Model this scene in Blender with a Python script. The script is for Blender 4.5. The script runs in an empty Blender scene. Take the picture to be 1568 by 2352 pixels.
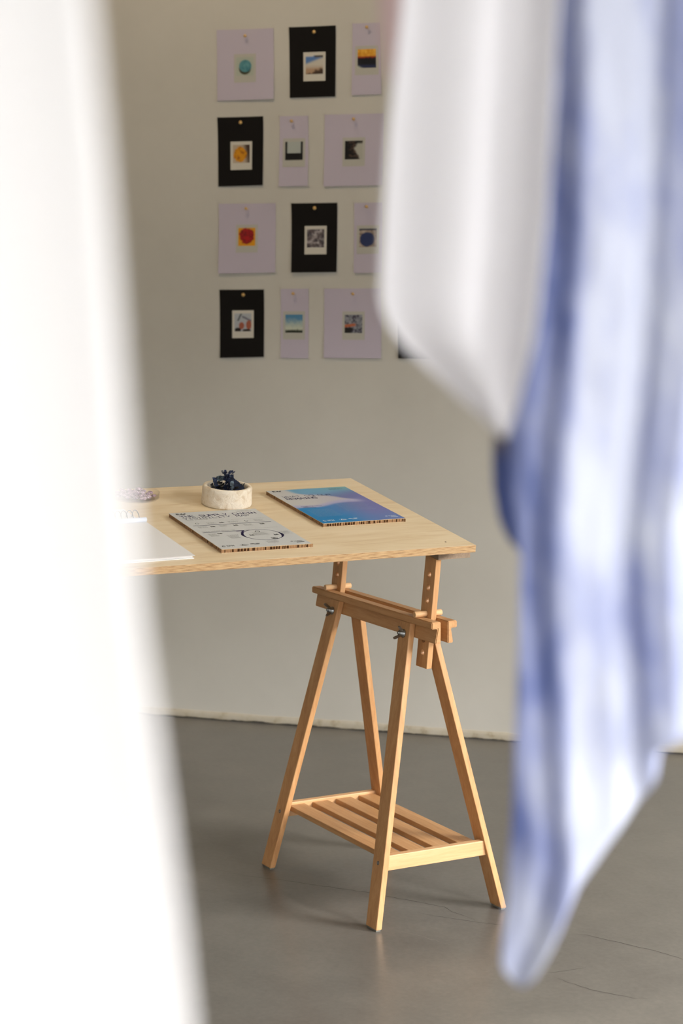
import bpy, bmesh, math, random
from mathutils import Vector, Matrix, noise as mnoise

random.seed(7)
S = bpy.context.scene
COL = S.collection

# ------------------------------------------------------------------ camera
# world: x = trestle length (front end +x), y = along the table, z up, metres
CAM = Vector((4.0748, -2.3242, 1.4832))
R_ = Vector((0.478024, 0.878344, 0.001975))
U_ = Vector((-0.110130, 0.057705, 0.992241))
F_ = Vector((-0.871415, 0.474533, -0.124316))
cd = bpy.data.cameras.new('camera')
cam = bpy.data.objects.new('camera', cd); COL.objects.link(cam)
m = Matrix((R_, U_, -F_)).transposed().to_4x4(); m.translation = CAM
cam.matrix_world = m
cd.sensor_fit = 'AUTO'; cd.sensor_width = 36.0
cd.lens = 36.0 * 4682.3 / 2352.0
cd.clip_start = 0.05
cd.dof.use_dof = True
cd.dof.focus_distance = 4.58
cd.dof.aperture_fstop = 4.1
cd.dof.aperture_blades = 0
S.camera = cam

# ------------------------------------------------------------------ world, light, exposure
S.view_settings.view_transform = 'Standard'
S.view_settings.look = 'None'
S.view_settings.exposure = 0.0
S.view_settings.gamma = 1.0
S.view_settings.use_curve_mapping = False
wld = bpy.data.worlds.new('sky'); S.world = wld; wld.use_nodes = True
bg = wld.node_tree.nodes['Background']
bg.inputs[0].default_value = (0.93, 0.96, 1.0, 1); bg.inputs[1].default_value = 2.5

# room frame: WN = back wall normal (into the room), WD = along the wall to the right
WN = Vector((0.695455, -0.718569, 0)); WD = Vector((0.718569, 0.695455, 0))
W0 = WN * -1.5251
def room(s, d, z):            # s along the back wall, d out from it, z up
    return W0 + WD * s + WN * d + Vector((0, 0, z))
RM = Matrix((WD, WN, Vector((0, 0, 1)))).transposed().to_4x4(); RM.translation = W0   # NB left handed
S0, S1, D1, HC = -3.6, 4.4, 9.2, 3.5      # room extents

def area(name, loc, target, sx, sy, power, col=(1, 1, 1)):
    l = bpy.data.lights.new(name, 'AREA'); l.shape = 'RECTANGLE'; l.size = sx; l.size_y = sy
    l.energy = power; l.color = col
    o = bpy.data.objects.new(name, l); COL.objects.link(o)
    o.location = loc; o.rotation_euler = (target - loc).to_track_quat('-Z', 'Y').to_euler()
    return o
# daylight: broad bright sky outside the windows, above the eye line, so it falls downwards into the room
area('sky_light_right', room(S1 + 6.0, 4.6, 6.8), room(S1, 4.6, 1.7), 13.0, 6.0, 20500, (1.0, 0.99, 0.97))
area('sky_light_front', room(2.4, D1 + 6.5, 6.8), room(2.4, D1, 1.7), 9.0, 6.0, 3900, (1.0, 0.99, 0.97))
# warm ceiling lamp above the picture wall
area('ceiling_lamp', room(-0.9, 1.3, HC - 0.06), room(-0.9, 0.9, 0), 0.6, 0.6, 15, (1.0, 0.76, 0.48))

# ------------------------------------------------------------------ helpers
def lin(c):
    return tuple((x / 12.92 if x <= 0.04045 else ((x + 0.055) / 1.055) ** 2.4) for x in (v / 255.0 for v in c[:3]))
def tag(o, label=None, cat=None, group=None, kind=None):
    if label: o['label'] = label
    if cat: o['category'] = cat
    if group: o['group'] = group
    if kind: o['kind'] = kind
    return o
def obj(name, data, mat=None, parent=None, smooth=False):
    if isinstance(data, bmesh.types.BMesh):
        me = bpy.data.meshes.new(name); data.to_mesh(me); data.free()
    elif isinstance(data, tuple):
        me = bpy.data.meshes.new(name); me.from_pydata(*data); me.update()
    else:
        me = data
    for mm in (mat if isinstance(mat, (list, tuple)) else [mat] if mat else []):
        me.materials.append(mm)
    if smooth:
        for p in me.polygons: p.use_smooth = True
    o = bpy.data.objects.new(name, me); COL.objects.link(o)
    if parent: o.parent = parent
    return o
def empty(name, mat=None):
    o = bpy.data.objects.new(name, None); COL.objects.link(o)
    o.empty_display_size = 0.05
    if mat is not None: o.matrix_world = mat
    return o
def hexa(bm, c8, bev=0.0, seg=2, mi=0):
    """8 corners: bottom ring (4, ccw) then top ring (4)"""
    vs = [bm.verts.new(c) for c in c8]
    idx = [(3, 2, 1, 0), (4, 5, 6, 7), (0, 1, 5, 4), (1, 2, 6, 5), (2, 3, 7, 6), (3, 0, 4, 7)]
    fs = [bm.faces.new([vs[i] for i in f]) for f in idx]
    for f in fs: f.material_index = mi
    bmesh.ops.recalc_face_normals(bm, faces=fs)
    if bev > 0:
        es = list({e for f in fs for e in f.edges})
        bmesh.ops.bevel(bm, geom=es, offset=bev, segments=seg, affect='EDGES', profile=0.6)
    return bm
def boxc(x0, x1, y0, y1, z0, z1):
    return [(x0, y0, z0), (x1, y0, z0), (x1, y1, z0), (x0, y1, z0), (x0, y0, z1), (x1, y0, z1), (x1, y1, z1), (x0, y1, z1)]
def box(x0, x1, y0, y1, z0, z1, bev=0.0, bm=None, mi=0):
    return hexa(bm or bmesh.new(), boxc(x0, x1, y0, y1, z0, z1), bev, 2, mi)
def tube(bm, pts, r, n=10, cap=True):
    pts = [Vector(p) for p in pts]; rings = []
    ref = None
    for i, p in enumerate(pts):
        t = (pts[min(i + 1, len(pts) - 1)] - pts[max(i - 1, 0)]).normalized()
        if ref is None: ref = t.orthogonal().normalized()
        ref = (ref - t * ref.dot(t)).normalized(); b = t.cross(ref)
        rr = r[i] if isinstance(r, (list, tuple)) else r
        rings.append([bm.verts.new(p + (ref * math.cos(a) + b * math.sin(a)) * rr) for a in (2 * math.pi * k / n for k in range(n))])
    for a, b in zip(rings, rings[1:]):
        for k in range(n):
            f = bm.faces.new((a[k], a[(k + 1) % n], b[(k + 1) % n], b[k])); f.smooth = True
    if cap:
        bm.faces.new(rings[0][::-1]); bm.faces.new(rings[-1])
    return bm
def lathe(bm, prof, n=48, ang=None, wob=None):
    rings = []
    for i, (r, z) in enumerate(prof):
        ring = []
        for k in range(n):
            a = 2 * math.pi * k / n
            rr = r + (wob(i, a, z) if wob else 0)
            ring.append(bm.verts.new((rr * math.cos(a), rr * math.sin(a), z)))
        rings.append(ring)
    for a, b in zip(rings, rings[1:]):
        for k in range(n):
            f = bm.faces.new((a[k], a[(k + 1) % n], b[(k + 1) % n], b[k])); f.smooth = True
    bm.faces.new(rings[0][::-1]); bm.faces.new(rings[-1])
    return bm
def fbm(x, y, z, o=4):
    return mnoise.fractal(Vector((x, y, z)), 1.0, 2.0, o)
def sm(a, b, x):
    t = max(0.0, min(1.0, (x - a) / (b - a))); return t * t * (3 - 2 * t)
def mixc(a, b, t): return tuple(p + (q - p) * t for p, q in zip(a, b))
def interp(x, xs, ys):
    if x <= xs[0]: return ys[0]
    for i in range(1, len(xs)):
        if x <= xs[i]:
            return ys[i - 1] + (ys[i] - ys[i - 1]) * (x - xs[i - 1]) / (xs[i] - xs[i - 1])
    return ys[-1]

# ------------------------------------------------------------------ materials
def new_mat(name, col=(0.5, 0.5, 0.5), rough=0.6, metal=0.0, spec=0.5):
    mt = bpy.data.materials.new(name); mt.use_nodes = True
    b = mt.node_tree.nodes['Principled BSDF']
    b.inputs['Base Color'].default_value = (*col, 1); b.inputs['Roughness'].default_value = rough
    b.inputs['Metallic'].default_value = metal; b.inputs['Specular IOR Level'].default_value = spec
    return mt
def nd(mt, kind, **kw):
    n = mt.node_tree.nodes.new(kind)
    for k, v in kw.items():
        if k in n.inputs.keys(): n.inputs[k].default_value = v
        else: setattr(n, k, v)
    return n
def lk(mt, a, ao, b, bi): mt.node_tree.links.new(a.outputs[ao], b.inputs[bi])
def bsdf(mt): return mt.node_tree.nodes['Principled BSDF']
def ramp(mt, fac_node, out, stops):
    r = nd(mt, 'ShaderNodeValToRGB'); e = r.color_ramp.elements
    while len(e) < len(stops): e.new(0.5)
    for el, (p, c) in zip(e, stops): el.position = p; el.color = (*c, 1)
    lk(mt, fac_node, out, r, 'Fac'); return r
def coords(mt, scale=(1, 1, 1), kind='Object', loc=(0, 0, 0)):
    tc = nd(mt, 'ShaderNodeTexCoord'); mp = nd(mt, 'ShaderNodeMapping')
    mp.inputs['Scale'].default_value = scale; mp.inputs['Location'].default_value = loc
    lk(mt, tc, kind, mp, 'Vector'); return mp
def bump(mt, node, out, strength=0.2, dist=0.001):
    b = nd(mt, 'ShaderNodeBump'); b.inputs['Strength'].default_value = strength; b.inputs['Distance'].default_value = dist
    lk(mt, node, out, b, 'Height'); lk(mt, b, 'Normal', bsdf(mt), 'Normal'); return b
def wood(name, axis, c0, c1, c2, loc=(0, 0, 0), rough=0.42):
    mt = new_mat(name, c1, rough, 0, 0.4)
    sc = [55, 55, 55]; sc[axis] = 3.0
    mp = coords(mt, sc, loc=loc)
    n1 = nd(mt, 'ShaderNodeTexNoise', Scale=1.0, Detail=5.0, Roughness=0.6, Distortion=0.6); lk(mt, mp, 'Vector', n1, 'Vector')
    sc2 = [260, 260, 260]; sc2[axis] = 22
    mp2 = coords(mt, sc2, loc=loc)
    n2 = nd(mt, 'ShaderNodeTexNoise', Scale=1.0, Detail=3.0, Roughness=0.6); lk(mt, mp2, 'Vector', n2, 'Vector')
    mx = nd(mt, 'ShaderNodeMix', data_type='FLOAT'); mx.inputs[0].default_value = 0.35
    lk(mt, n1, 'Fac', mx, 2); lk(mt, n2, 'Fac', mx, 3)
    r = ramp(mt, mx, 0, [(0.30, c0), (0.50, c1), (0.70, c2)])
    lk(mt, r, 'Color', bsdf(mt), 'Base Color')
    bump(mt, n2, 'Fac', 0.12, 0.0006)
    return mt
W0c, W1c, W2c = lin((180, 130, 84)), lin((198, 149, 100)), lin((211, 165, 117))
wood_z = wood('beech_upright_grain', 2, W0c, W1c, W2c)
wood_x = wood('beech_lengthways_grain', 0, W0c, W1c, W2c)
wood_y = wood('beech_crossways_grain', 1, lin((196, 150, 104)), lin((212, 167, 120)), lin((223, 181, 136)))
wood_dowel = wood('pale_dowel_wood', 1, lin((214, 168, 120)), lin((226, 182, 134)), lin((236, 196, 150)))
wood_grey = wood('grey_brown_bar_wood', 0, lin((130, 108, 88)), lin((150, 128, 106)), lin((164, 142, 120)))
steel = new_mat('zinc_plated_steel', lin((150, 152, 152)), 0.33, 1.0)
dark_steel = new_mat('dark_screw_recess', lin((40, 42, 44)), 0.5, 0.8)
pad_mat = new_mat('grey_felt_pad', lin((120, 118, 110)), 0.9)

# birch face
birch = new_mat('birch_plywood_face', lin((222, 190, 140)), 0.45, 0, 0.35)
mp = coords(birch, (16, 2.2, 16))
n1 = nd(birch, 'ShaderNodeTexNoise', Scale=1.0, Detail=6.0, Roughness=0.55, Distortion=1.6); lk(birch, mp, 'Vector', n1, 'Vector')
mp2 = coords(birch, (170, 12, 170))
n2 = nd(birch, 'ShaderNodeTexNoise', Scale=1.0, Detail=3.0); lk(birch, mp2, 'Vector', n2, 'Vector')
mx = nd(birch, 'ShaderNodeMix', data_type='FLOAT'); mx.inputs[0].default_value = 0.3
lk(birch, n1, 'Fac', mx, 2); lk(birch, n2, 'Fac', mx, 3)
rr = ramp(birch, mx, 0, [(0.28, lin((206, 178, 136))), (0.46, lin((223, 202, 166))), (0.62, lin((230, 212, 180))), (0.75, lin((216, 190, 150)))])
lk(birch, rr, 'Color', bsdf(birch), 'Base Color')
# plywood edge: veneers across the thickness
ply = new_mat('plywood_edge_veneers', lin((190, 150, 105)), 0.7, 0, 0.2)
tcp = nd(ply, 'ShaderNodeTexCoord'); sx_ = nd(ply, 'ShaderNodeSeparateXYZ'); lk(ply, tcp, 'Object', sx_, 0)
wob_n = nd(ply, 'ShaderNodeTexNoise', Scale=14.0, Detail=3.0); lk(ply, tcp, 'Object', wob_n, 'Vector')
wa = nd(ply, 'ShaderNodeMath', operation='MULTIPLY_ADD'); wa.inputs[1].default_value = 0.0014; lk(ply, wob_n, 'Fac', wa, 0); lk(ply, sx_, 'Z', wa, 2)
wb = nd(ply, 'ShaderNodeMath', operation='MULTIPLY'); wb.inputs[1].default_value = 2320.0; lk(ply, wa, 0, wb, 0)
wc = nd(ply, 'ShaderNodeMath', operation='SINE'); lk(ply, wb, 0, wc, 0)
wv = nd(ply, 'ShaderNodeMath', operation='MULTIPLY_ADD'); wv.inputs[1].default_value = 0.15; wv.inputs[2].default_value = 0.54; lk(ply, wc, 0, wv, 0)
mp2 = coords(ply, (45, 45, 700))
n2 = nd(ply, 'ShaderNodeTexNoise', Scale=1.0, Detail=3.0); lk(ply, mp2, 'Vector', n2, 'Vector')
mx = nd(ply, 'ShaderNodeMix', data_type='FLOAT'); mx.inputs[0].default_value = 0.42
lk(ply, wv, 0, mx, 2); lk(ply, n2, 'Fac', mx, 3)
rr = ramp(ply, mx, 0, [(0.36, lin((92, 62, 38))), (0.43, lin((152, 114, 76))), (0.50, lin((190, 154, 112))), (0.62, lin((206, 174, 132)))])
lk(ply, rr, 'Color', bsdf(ply), 'Base Color')

# painted wall
wall_m = new_mat('off_white_wall_paint', lin((196, 190, 176)), 0.75, 0, 0.25)
mp = coords(wall_m, (1, 1, 1))
n1 = nd(wall_m, 'ShaderNodeTexNoise', Scale=1.6, Detail=5.0, Roughness=0.6); lk(wall_m, mp, 'Vector', n1, 'Vector')
rr = ramp(wall_m, n1, 'Fac', [(0.3, lin((190, 187, 178))), (0.7, lin((200, 197, 188)))])
lk(wall_m, rr, 'Color', bsdf(wall_m), 'Base Color')
n2 = nd(wall_m, 'ShaderNodeTexNoise', Scale=42.0, Detail=5.0, Roughness=0.6); lk(wall_m, mp, 'Vector', n2, 'Vector')
bump(wall_m, n2, 'Fac', 0.12, 0.002)
plaster_m = new_mat('crumbling_cream_plaster', lin((184, 176, 158)), 0.85, 0, 0.2)
mp = coords(plaster_m)
n1 = nd(plaster_m, 'ShaderNodeTexNoise', Scale=22.0, Detail=6.0, Roughness=0.65); lk(plaster_m, mp, 'Vector', n1, 'Vector')
rr = ramp(plaster_m, n1, 'Fac', [(0.30, lin((156, 142, 118))), (0.44, lin((182, 173, 154))), (0.7, lin((190, 183, 168)))])
lk(plaster_m, rr, 'Color', bsdf(plaster_m), 'Base Color'); bump(plaster_m, n1, 'Fac', 0.4, 0.003)
gap_m = new_mat('dark_wall_base_gap', lin((62, 60, 56)), 0.9)
# polished concrete floor
floor_m = new_mat('polished_grey_concrete', lin((118, 113, 105)), 0.28, 0, 0.28)
mp = coords(floor_m)
n1 = nd(floor_m, 'ShaderNodeTexNoise', Scale=1.5, Detail=7.0, Roughness=0.62, Distortion=0.4); lk(floor_m, mp, 'Vector', n1, 'Vector')
n2 = nd(floor_m, 'ShaderNodeTexNoise', Scale=9.0, Detail=4.0, Roughness=0.55); lk(floor_m, mp, 'Vector', n2, 'Vector')
mx = nd(floor_m, 'ShaderNodeMix', data_type='FLOAT'); mx.inputs[0].default_value = 0.3
lk(floor_m, n1, 'Fac', mx, 2); lk(floor_m, n2, 'Fac', mx, 3)
mx2 = nd(floor_m, 'ShaderNodeMix', data_type='FLOAT'); mx2.inputs[0].default_value = 0.30
n3 = nd(floor_m, 'ShaderNodeTexNoise', Scale=70.0, Detail=4.0, Roughness=0.7); lk(floor_m, mp, 'Vector', n3, 'Vector')
lk(floor_m, mx, 0, mx2, 2); lk(floor_m, n3, 'Fac', mx2, 3)
rr = ramp(floor_m, mx2, 0, [(0.36, lin((92, 87, 82))), (0.5, lin((104, 100, 94))), (0.64, lin((116, 111, 104)))])
lk(floor_m, rr, 'Color', bsdf(floor_m), 'Base Color')
bump(floor_m, n3, 'Fac', 0.10, 0.0006)
crack_m = new_mat('floor_crack_line', lin((74, 70, 65)), 0.8)
crack_pale_m = new_mat('pale_filled_crack', lin((134, 130, 122)), 0.6)

def vcol_mat(name, rough=0.7, spec=0.3, trans=0.0):
    mt = new_mat(name, (1, 1, 1), rough, 0, spec)
    at = nd(mt, 'ShaderNodeAttribute', attribute_name='Col')
    lk(mt, at, 'Color', bsdf(mt), 'Base Color')
    if trans > 0:
        t = nd(mt, 'ShaderNodeBsdfTranslucent'); lk(mt, at, 'Color', t, 'Color')
        ms = nd(mt, 'ShaderNodeMixShader'); ms.inputs[0].default_value = trans
        lk(mt, bsdf(mt), 0, ms, 1); lk(mt, t, 0, ms, 2)
        lk(mt, ms, 0, mt.node_tree.nodes['Material Output'], 'Surface')
    return mt
print_m = vcol_mat('printed_picture', 0.35, 0.4)
poster_m = vcol_mat('printed_board_face', 0.5, 0.3)
cloth_m = vcol_mat('soft_dyed_cloth', 0.95, 0.1, 0.25)
def set_col(me, fn):
    a = me.color_attributes.new('Col', 'FLOAT_COLOR', 'POINT')
    for i, v in enumerate(me.vertices): a.data[i].color = (*fn(i, v.co), 1.0)
lilac_m = new_mat('lilac_paper', lin((186, 178, 191)), 0.85, 0, 0.15)
black_m = new_mat('black_paper', lin((22, 20, 19)), 0.85, 0, 0.15)
card_m = new_mat('white_photo_card', lin((200, 196, 184)), 0.5, 0, 0.3)
card_grey_m = new_mat('greyish_photo_card', lin((178, 176, 166)), 0.5, 0, 0.3)
brass_m = new_mat('brass_pin', lin((214, 176, 112)), 0.4, 0.5)
wire_m = new_mat('steel_wire', lin((95, 95, 98)), 0.35, 0.9)
white_paper_m = new_mat('white_paper', lin((226, 225, 224)), 0.7, 0, 0.2)
bluish_paper_m = new_mat('bluish_white_paper', lin((218, 224, 236)), 0.7, 0, 0.2)
ink_m = new_mat('dark_purple_ink', lin((46, 40, 82)), 0.6, 0, 0.2)
black_ink_m = new_mat('black_ink', lin((24, 24, 26)), 0.6, 0, 0.2)
grey_ink_m = new_mat('grey_small_ink', lin((96, 97, 98)), 0.6, 0, 0.2)
white_ink_m = new_mat('white_ink', lin((214, 224, 232)), 0.6, 0, 0.2)
pale_ink_m = new_mat('pale_blue_small_ink', lin((140, 168, 196)), 0.6, 0, 0.2)
kraft_m = new_mat('kraft_flute_card', lin((160, 124, 90)), 0.85, 0, 0.15)
kraft_dark_m = new_mat('kraft_core_shade_and_knot', lin((74, 48, 28)), 0.95, 0, 0.1)
kraft_liner_m = new_mat('kraft_liner', lin((196, 172, 138)), 0.85, 0, 0.15)
glass_m = bpy.data.materials.new('window_glass'); glass_m.use_nodes = True
nt = glass_m.node_tree; nt.nodes.remove(nt.nodes['Principled BSDF'])
tr = nt.nodes.new('ShaderNodeBsdfTransparent'); gl = nt.nodes.new('ShaderNodeBsdfGlossy'); gl.inputs['Roughness'].default_value = 0.02
fr = nt.nodes.new('ShaderNodeLayerWeight'); fr.inputs['Blend'].default_value = 0.08; ms = nt.nodes.new('ShaderNodeMixShader')
nt.links.new(fr.outputs['Facing'], ms.inputs[0]); nt.links.new(tr.outputs[0], ms.inputs[1]); nt.links.new(gl.outputs[0], ms.inputs[2])
nt.links.new(ms.outputs[0], nt.nodes['Material Output'].inputs['Surface'])
frame_m = new_mat('white_window_frame', lin((220, 218, 212)), 0.5)
ceil_m = new_mat('ceiling_paint', lin((205, 200, 190)), 0.85, 0, 0.2)

# ------------------------------------------------------------------ room shell
def rbox(bm, s0, s1, d0, d1, z0, z1):
    c = [room(*p) for p in ((s0, d0, z0), (s1, d0, z0), (s1, d1, z0), (s0, d1, z0), (s0, d0, z1), (s1, d0, z1), (s1, d1, z1), (s0, d1, z1))]
    return hexa(bm, c)
def struct(name, bm, mat, parent=None):
    o = obj(name, bm, mat, parent)
    if parent is None: o['kind'] = 'structure'
    return o
floor = struct('floor', rbox(bmesh.new(), S0 - .2, S1 + .2, -.2, D1 + .2, -.15, 0), floor_m)
struct('ceiling', rbox(bmesh.new(), S0 - .2, S1 + .2, -.2, D1 + .2, HC, HC + .15), ceil_m)
wall_back = struct('wall_back', rbox(bmesh.new(), S0 - .2, S1 + .2, -.2, 0, 0, HC), wall_m)
struct('wall_left', rbox(bmesh.new(), S0 - .2, S0, 0, D1, 0, HC), wall_m)
WZ0, WZ1 = 0.85, 2.65
WZ2 = 3.15
b = bmesh.new()
wins_r = [(1.3, 2.9, WZ1), (3.8, 5.4, WZ1), (6.1, 8.5, WZ2)]
rbox(b, S1, S1 + .2, 0, D1, 0, WZ0); last = 0.0
for a, c, zt_ in wins_r:
    rbox(b, S1, S1 + .2, last, a, WZ0, HC); rbox(b, S1, S1 + .2, a, c, zt_, HC); last = c
rbox(b, S1, S1 + .2, last, D1, WZ0, HC)
struct('wall_right', b, wall_m)
wins_f = [(s - .85, s + .85) for s in (1.4, 3.3)]
b = bmesh.new()
rbox(b, S0 - .2, S1 + .2, D1, D1 + .2, 0, WZ0); rbox(b, S0 - .2, S1 + .2, D1, D1 + .2, WZ2, HC)
last = S0 - .2
for a, c in wins_f: rbox(b, last, a, D1, D1 + .2, WZ0, WZ2); last = c
rbox(b, last, S1 + .2, D1, D1 + .2, WZ0, WZ2)
struct('wall_front', b, wall_m)
k = 0
for (a, c, WZ1) in wins_r:
    k += 1; b = bmesh.new(); x0, x1 = S1 + .08, S1 + .13
    rbox(b, x0, x1, a, c, WZ0, WZ0 + .05); rbox(b, x0, x1, a, c, WZ1 - .05, WZ1)
    for q in (a, (a + c) / 2 - .025, c - .05): rbox(b, x0, x1, q, q + .05, WZ0 + .05, WZ1 - .05)
    w = struct('window_%d' % k, b, frame_m)
    for q0, q1 in ((a + .05, (a + c) / 2 - .025), ((a + c) / 2 + .025, c - .05)):
        obj('pane', rbox(bmesh.new(), S1 + .1, S1 + .106, q0, q1, WZ0 + .05, WZ1 - .05), glass_m, w)
for (a, c) in wins_f:
    k += 1; b = bmesh.new(); x0, x1 = D1 + .08, D1 + .13
    rbox(b, a, c, x0, x1, WZ0, WZ0 + .05); rbox(b, a, c, x0, x1, WZ2 - .05, WZ2)
    for q in (a, (a + c) / 2 - .025, c - .05): rbox(b, q, q + .05, x0, x1, WZ0 + .05, WZ2 - .05)
    w = struct('window_%d' % k, b, frame_m)
    for q0, q1 in ((a + .05, (a + c) / 2 - .025), ((a + c) / 2 + .025, c - .05)):
        obj('pane', rbox(bmesh.new(), q0, q1, D1 + .1, D1 + .106, WZ0 + .05, WZ2 - .05), glass_m, w)

# crumbling plaster strip along the foot of the back wall, ragged at both edges
b = bmesh.new(); rows = []
ns = 620; sa, sb = -2.4, 2.4
for i in range(ns + 1):
    s = sa + (sb - sa) * i / ns
    top = 0.026 + 0.004 * fbm(s * 3.1, 2.0, 0, 4) + 0.0012 * mnoise.noise(Vector((s * 30, 5, 0)))
    bot = 0.0035 + 0.004 * mnoise.noise(Vector((s * 17, 9, 0))) + 0.002 * mnoise.noise(Vector((s * 70, 3, 0)))
    bot = max(0.0004, bot)
    out = 0.0042 + 0.0010 * fbm(s * 12, 7, 1, 3)
    rows.append([b.verts.new(room(s, *p)) for p in ((-.002, bot), (out * .9, bot), (out, bot + .002), (out, top * .6), (out * .95, top - .0012), (out * .5, top), (-.002, top + .0004))])
for p, q in zip(rows, rows[1:]):
    for j in range(6): b.faces.new((p[j], q[j], q[j + 1], p[j + 1])).smooth = True
bb = struct('baseboard_back', b, plaster_m)
obj('base_gap', rbox(bmesh.new(), -2.4, 2.4, -.001, .0025, 0.0002, .008), gap_m, bb)

# hairline cracks in the concrete
def ribbon(pts, w, mat, sub=7, jit=.004):
    P = []
    for (x0, y0), (x1, y1) in zip(pts, pts[1:]):
        for t in range(sub):
            f = t / sub; x = x0 + (x1 - x0) * f; y = y0 + (y1 - y0) * f
            P.append(Vector((x + jit * mnoise.noise(Vector((x * 60, y * 60, 1))), y + jit * mnoise.noise(Vector((x * 60, y * 60, 8))), 0.0003)))
    P.append(Vector((*pts[-1], 0.0003)))
    vs, fs = [], []
    for i, p in enumerate(P):
        t = (P[min(i + 1, len(P) - 1)] - P[max(i - 1, 0)]).normalized(); nrm = Vector((-t.y, t.x, 0))
        ww = w * (0.55 + 0.6 * abs(mnoise.noise(p * 40))) * min(1, 3.5 * (i + .3) / len(P), 3.5 * (len(P) - i) / len(P))
        vs += [p + nrm * ww, p - nrm * ww]
    for i in range(len(P) - 1): fs.append((2 * i, 2 * i + 1, 2 * i + 3, 2 * i + 2))
    return obj('floor_crack', (vs, [], fs), mat, floor)
ribbon([(-0.336, -0.301), (-0.23, -0.246), (-0.13, -0.163), (-0.052, -0.108), (0.028, -0.046), (0.07, -0.022), (0.133, 0.013), (0.205, 0.054), (0.245, 0.053), (0.281, 0.063), (0.328, 0.067)], .0011, crack_m)
ribbon([(0.204, -0.023), (0.242, -0.003), (0.291, 0.035), (0.35, 0.078), (0.37, 0.099), (0.404, 0.137)], .0009, crack_m)
ribbon([(0.271, -0.148), (0.307, -0.118), (0.348, -0.098), (0.387, -0.086), (0.439, -0.067)], .0012, crack_pale_m)
ribbon([(0.493, 0.198), (0.515, 0.228), (0.553, 0.242), (0.59, 0.263), (0.643, 0.284), (0.678, 0.302), (0.742, 0.319), (0.822, 0.341)], .0012, crack_m)
ribbon([(0.677, 0.01), (0.685, 0.058), (0.69, 0.107)], .0013, crack_m)
ribbon([(0.698, 0.013), (0.751, 0.026), (0.8, 0.04), (0.844, 0.064), (0.878, 0.087), (0.901, 0.114)], .0012, crack_m)

# ------------------------------------------------------------------ trestle
ZT, TF, HB = 0.6831, 0.0155, 0.0491
A2, B2, LW, LT, UB, VB = 0.286, 0.1717, 0.0474, 0.0145, 0.1898, 0.0324
ZLT = ZT - TF
PT, PV = 0.0956, 0.0012                       # the two uprights lean slightly in the slot
def pc(z): return PV + (z - ZT) * PT
# tabletop plane (tilted, front edge lower)
TC = Vector((0.31056, 0.06342, 0.85287)); E1 = Vector((0.988993, -0.032781, -0.144284)); E2 = Vector((0.032716, 0.999461, -0.002827)); EN = Vector((0.144299, -0.001925, 0.989532))
TT = 0.0162
def under(x, y, dz=0.0):                        # height of the tabletop underside at x, y
    n = EN; p = TC - EN * (TT + dz)
    return p.z - ((x - p.x) * n.x + (y - p.y) * n.y) / n.z

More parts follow.
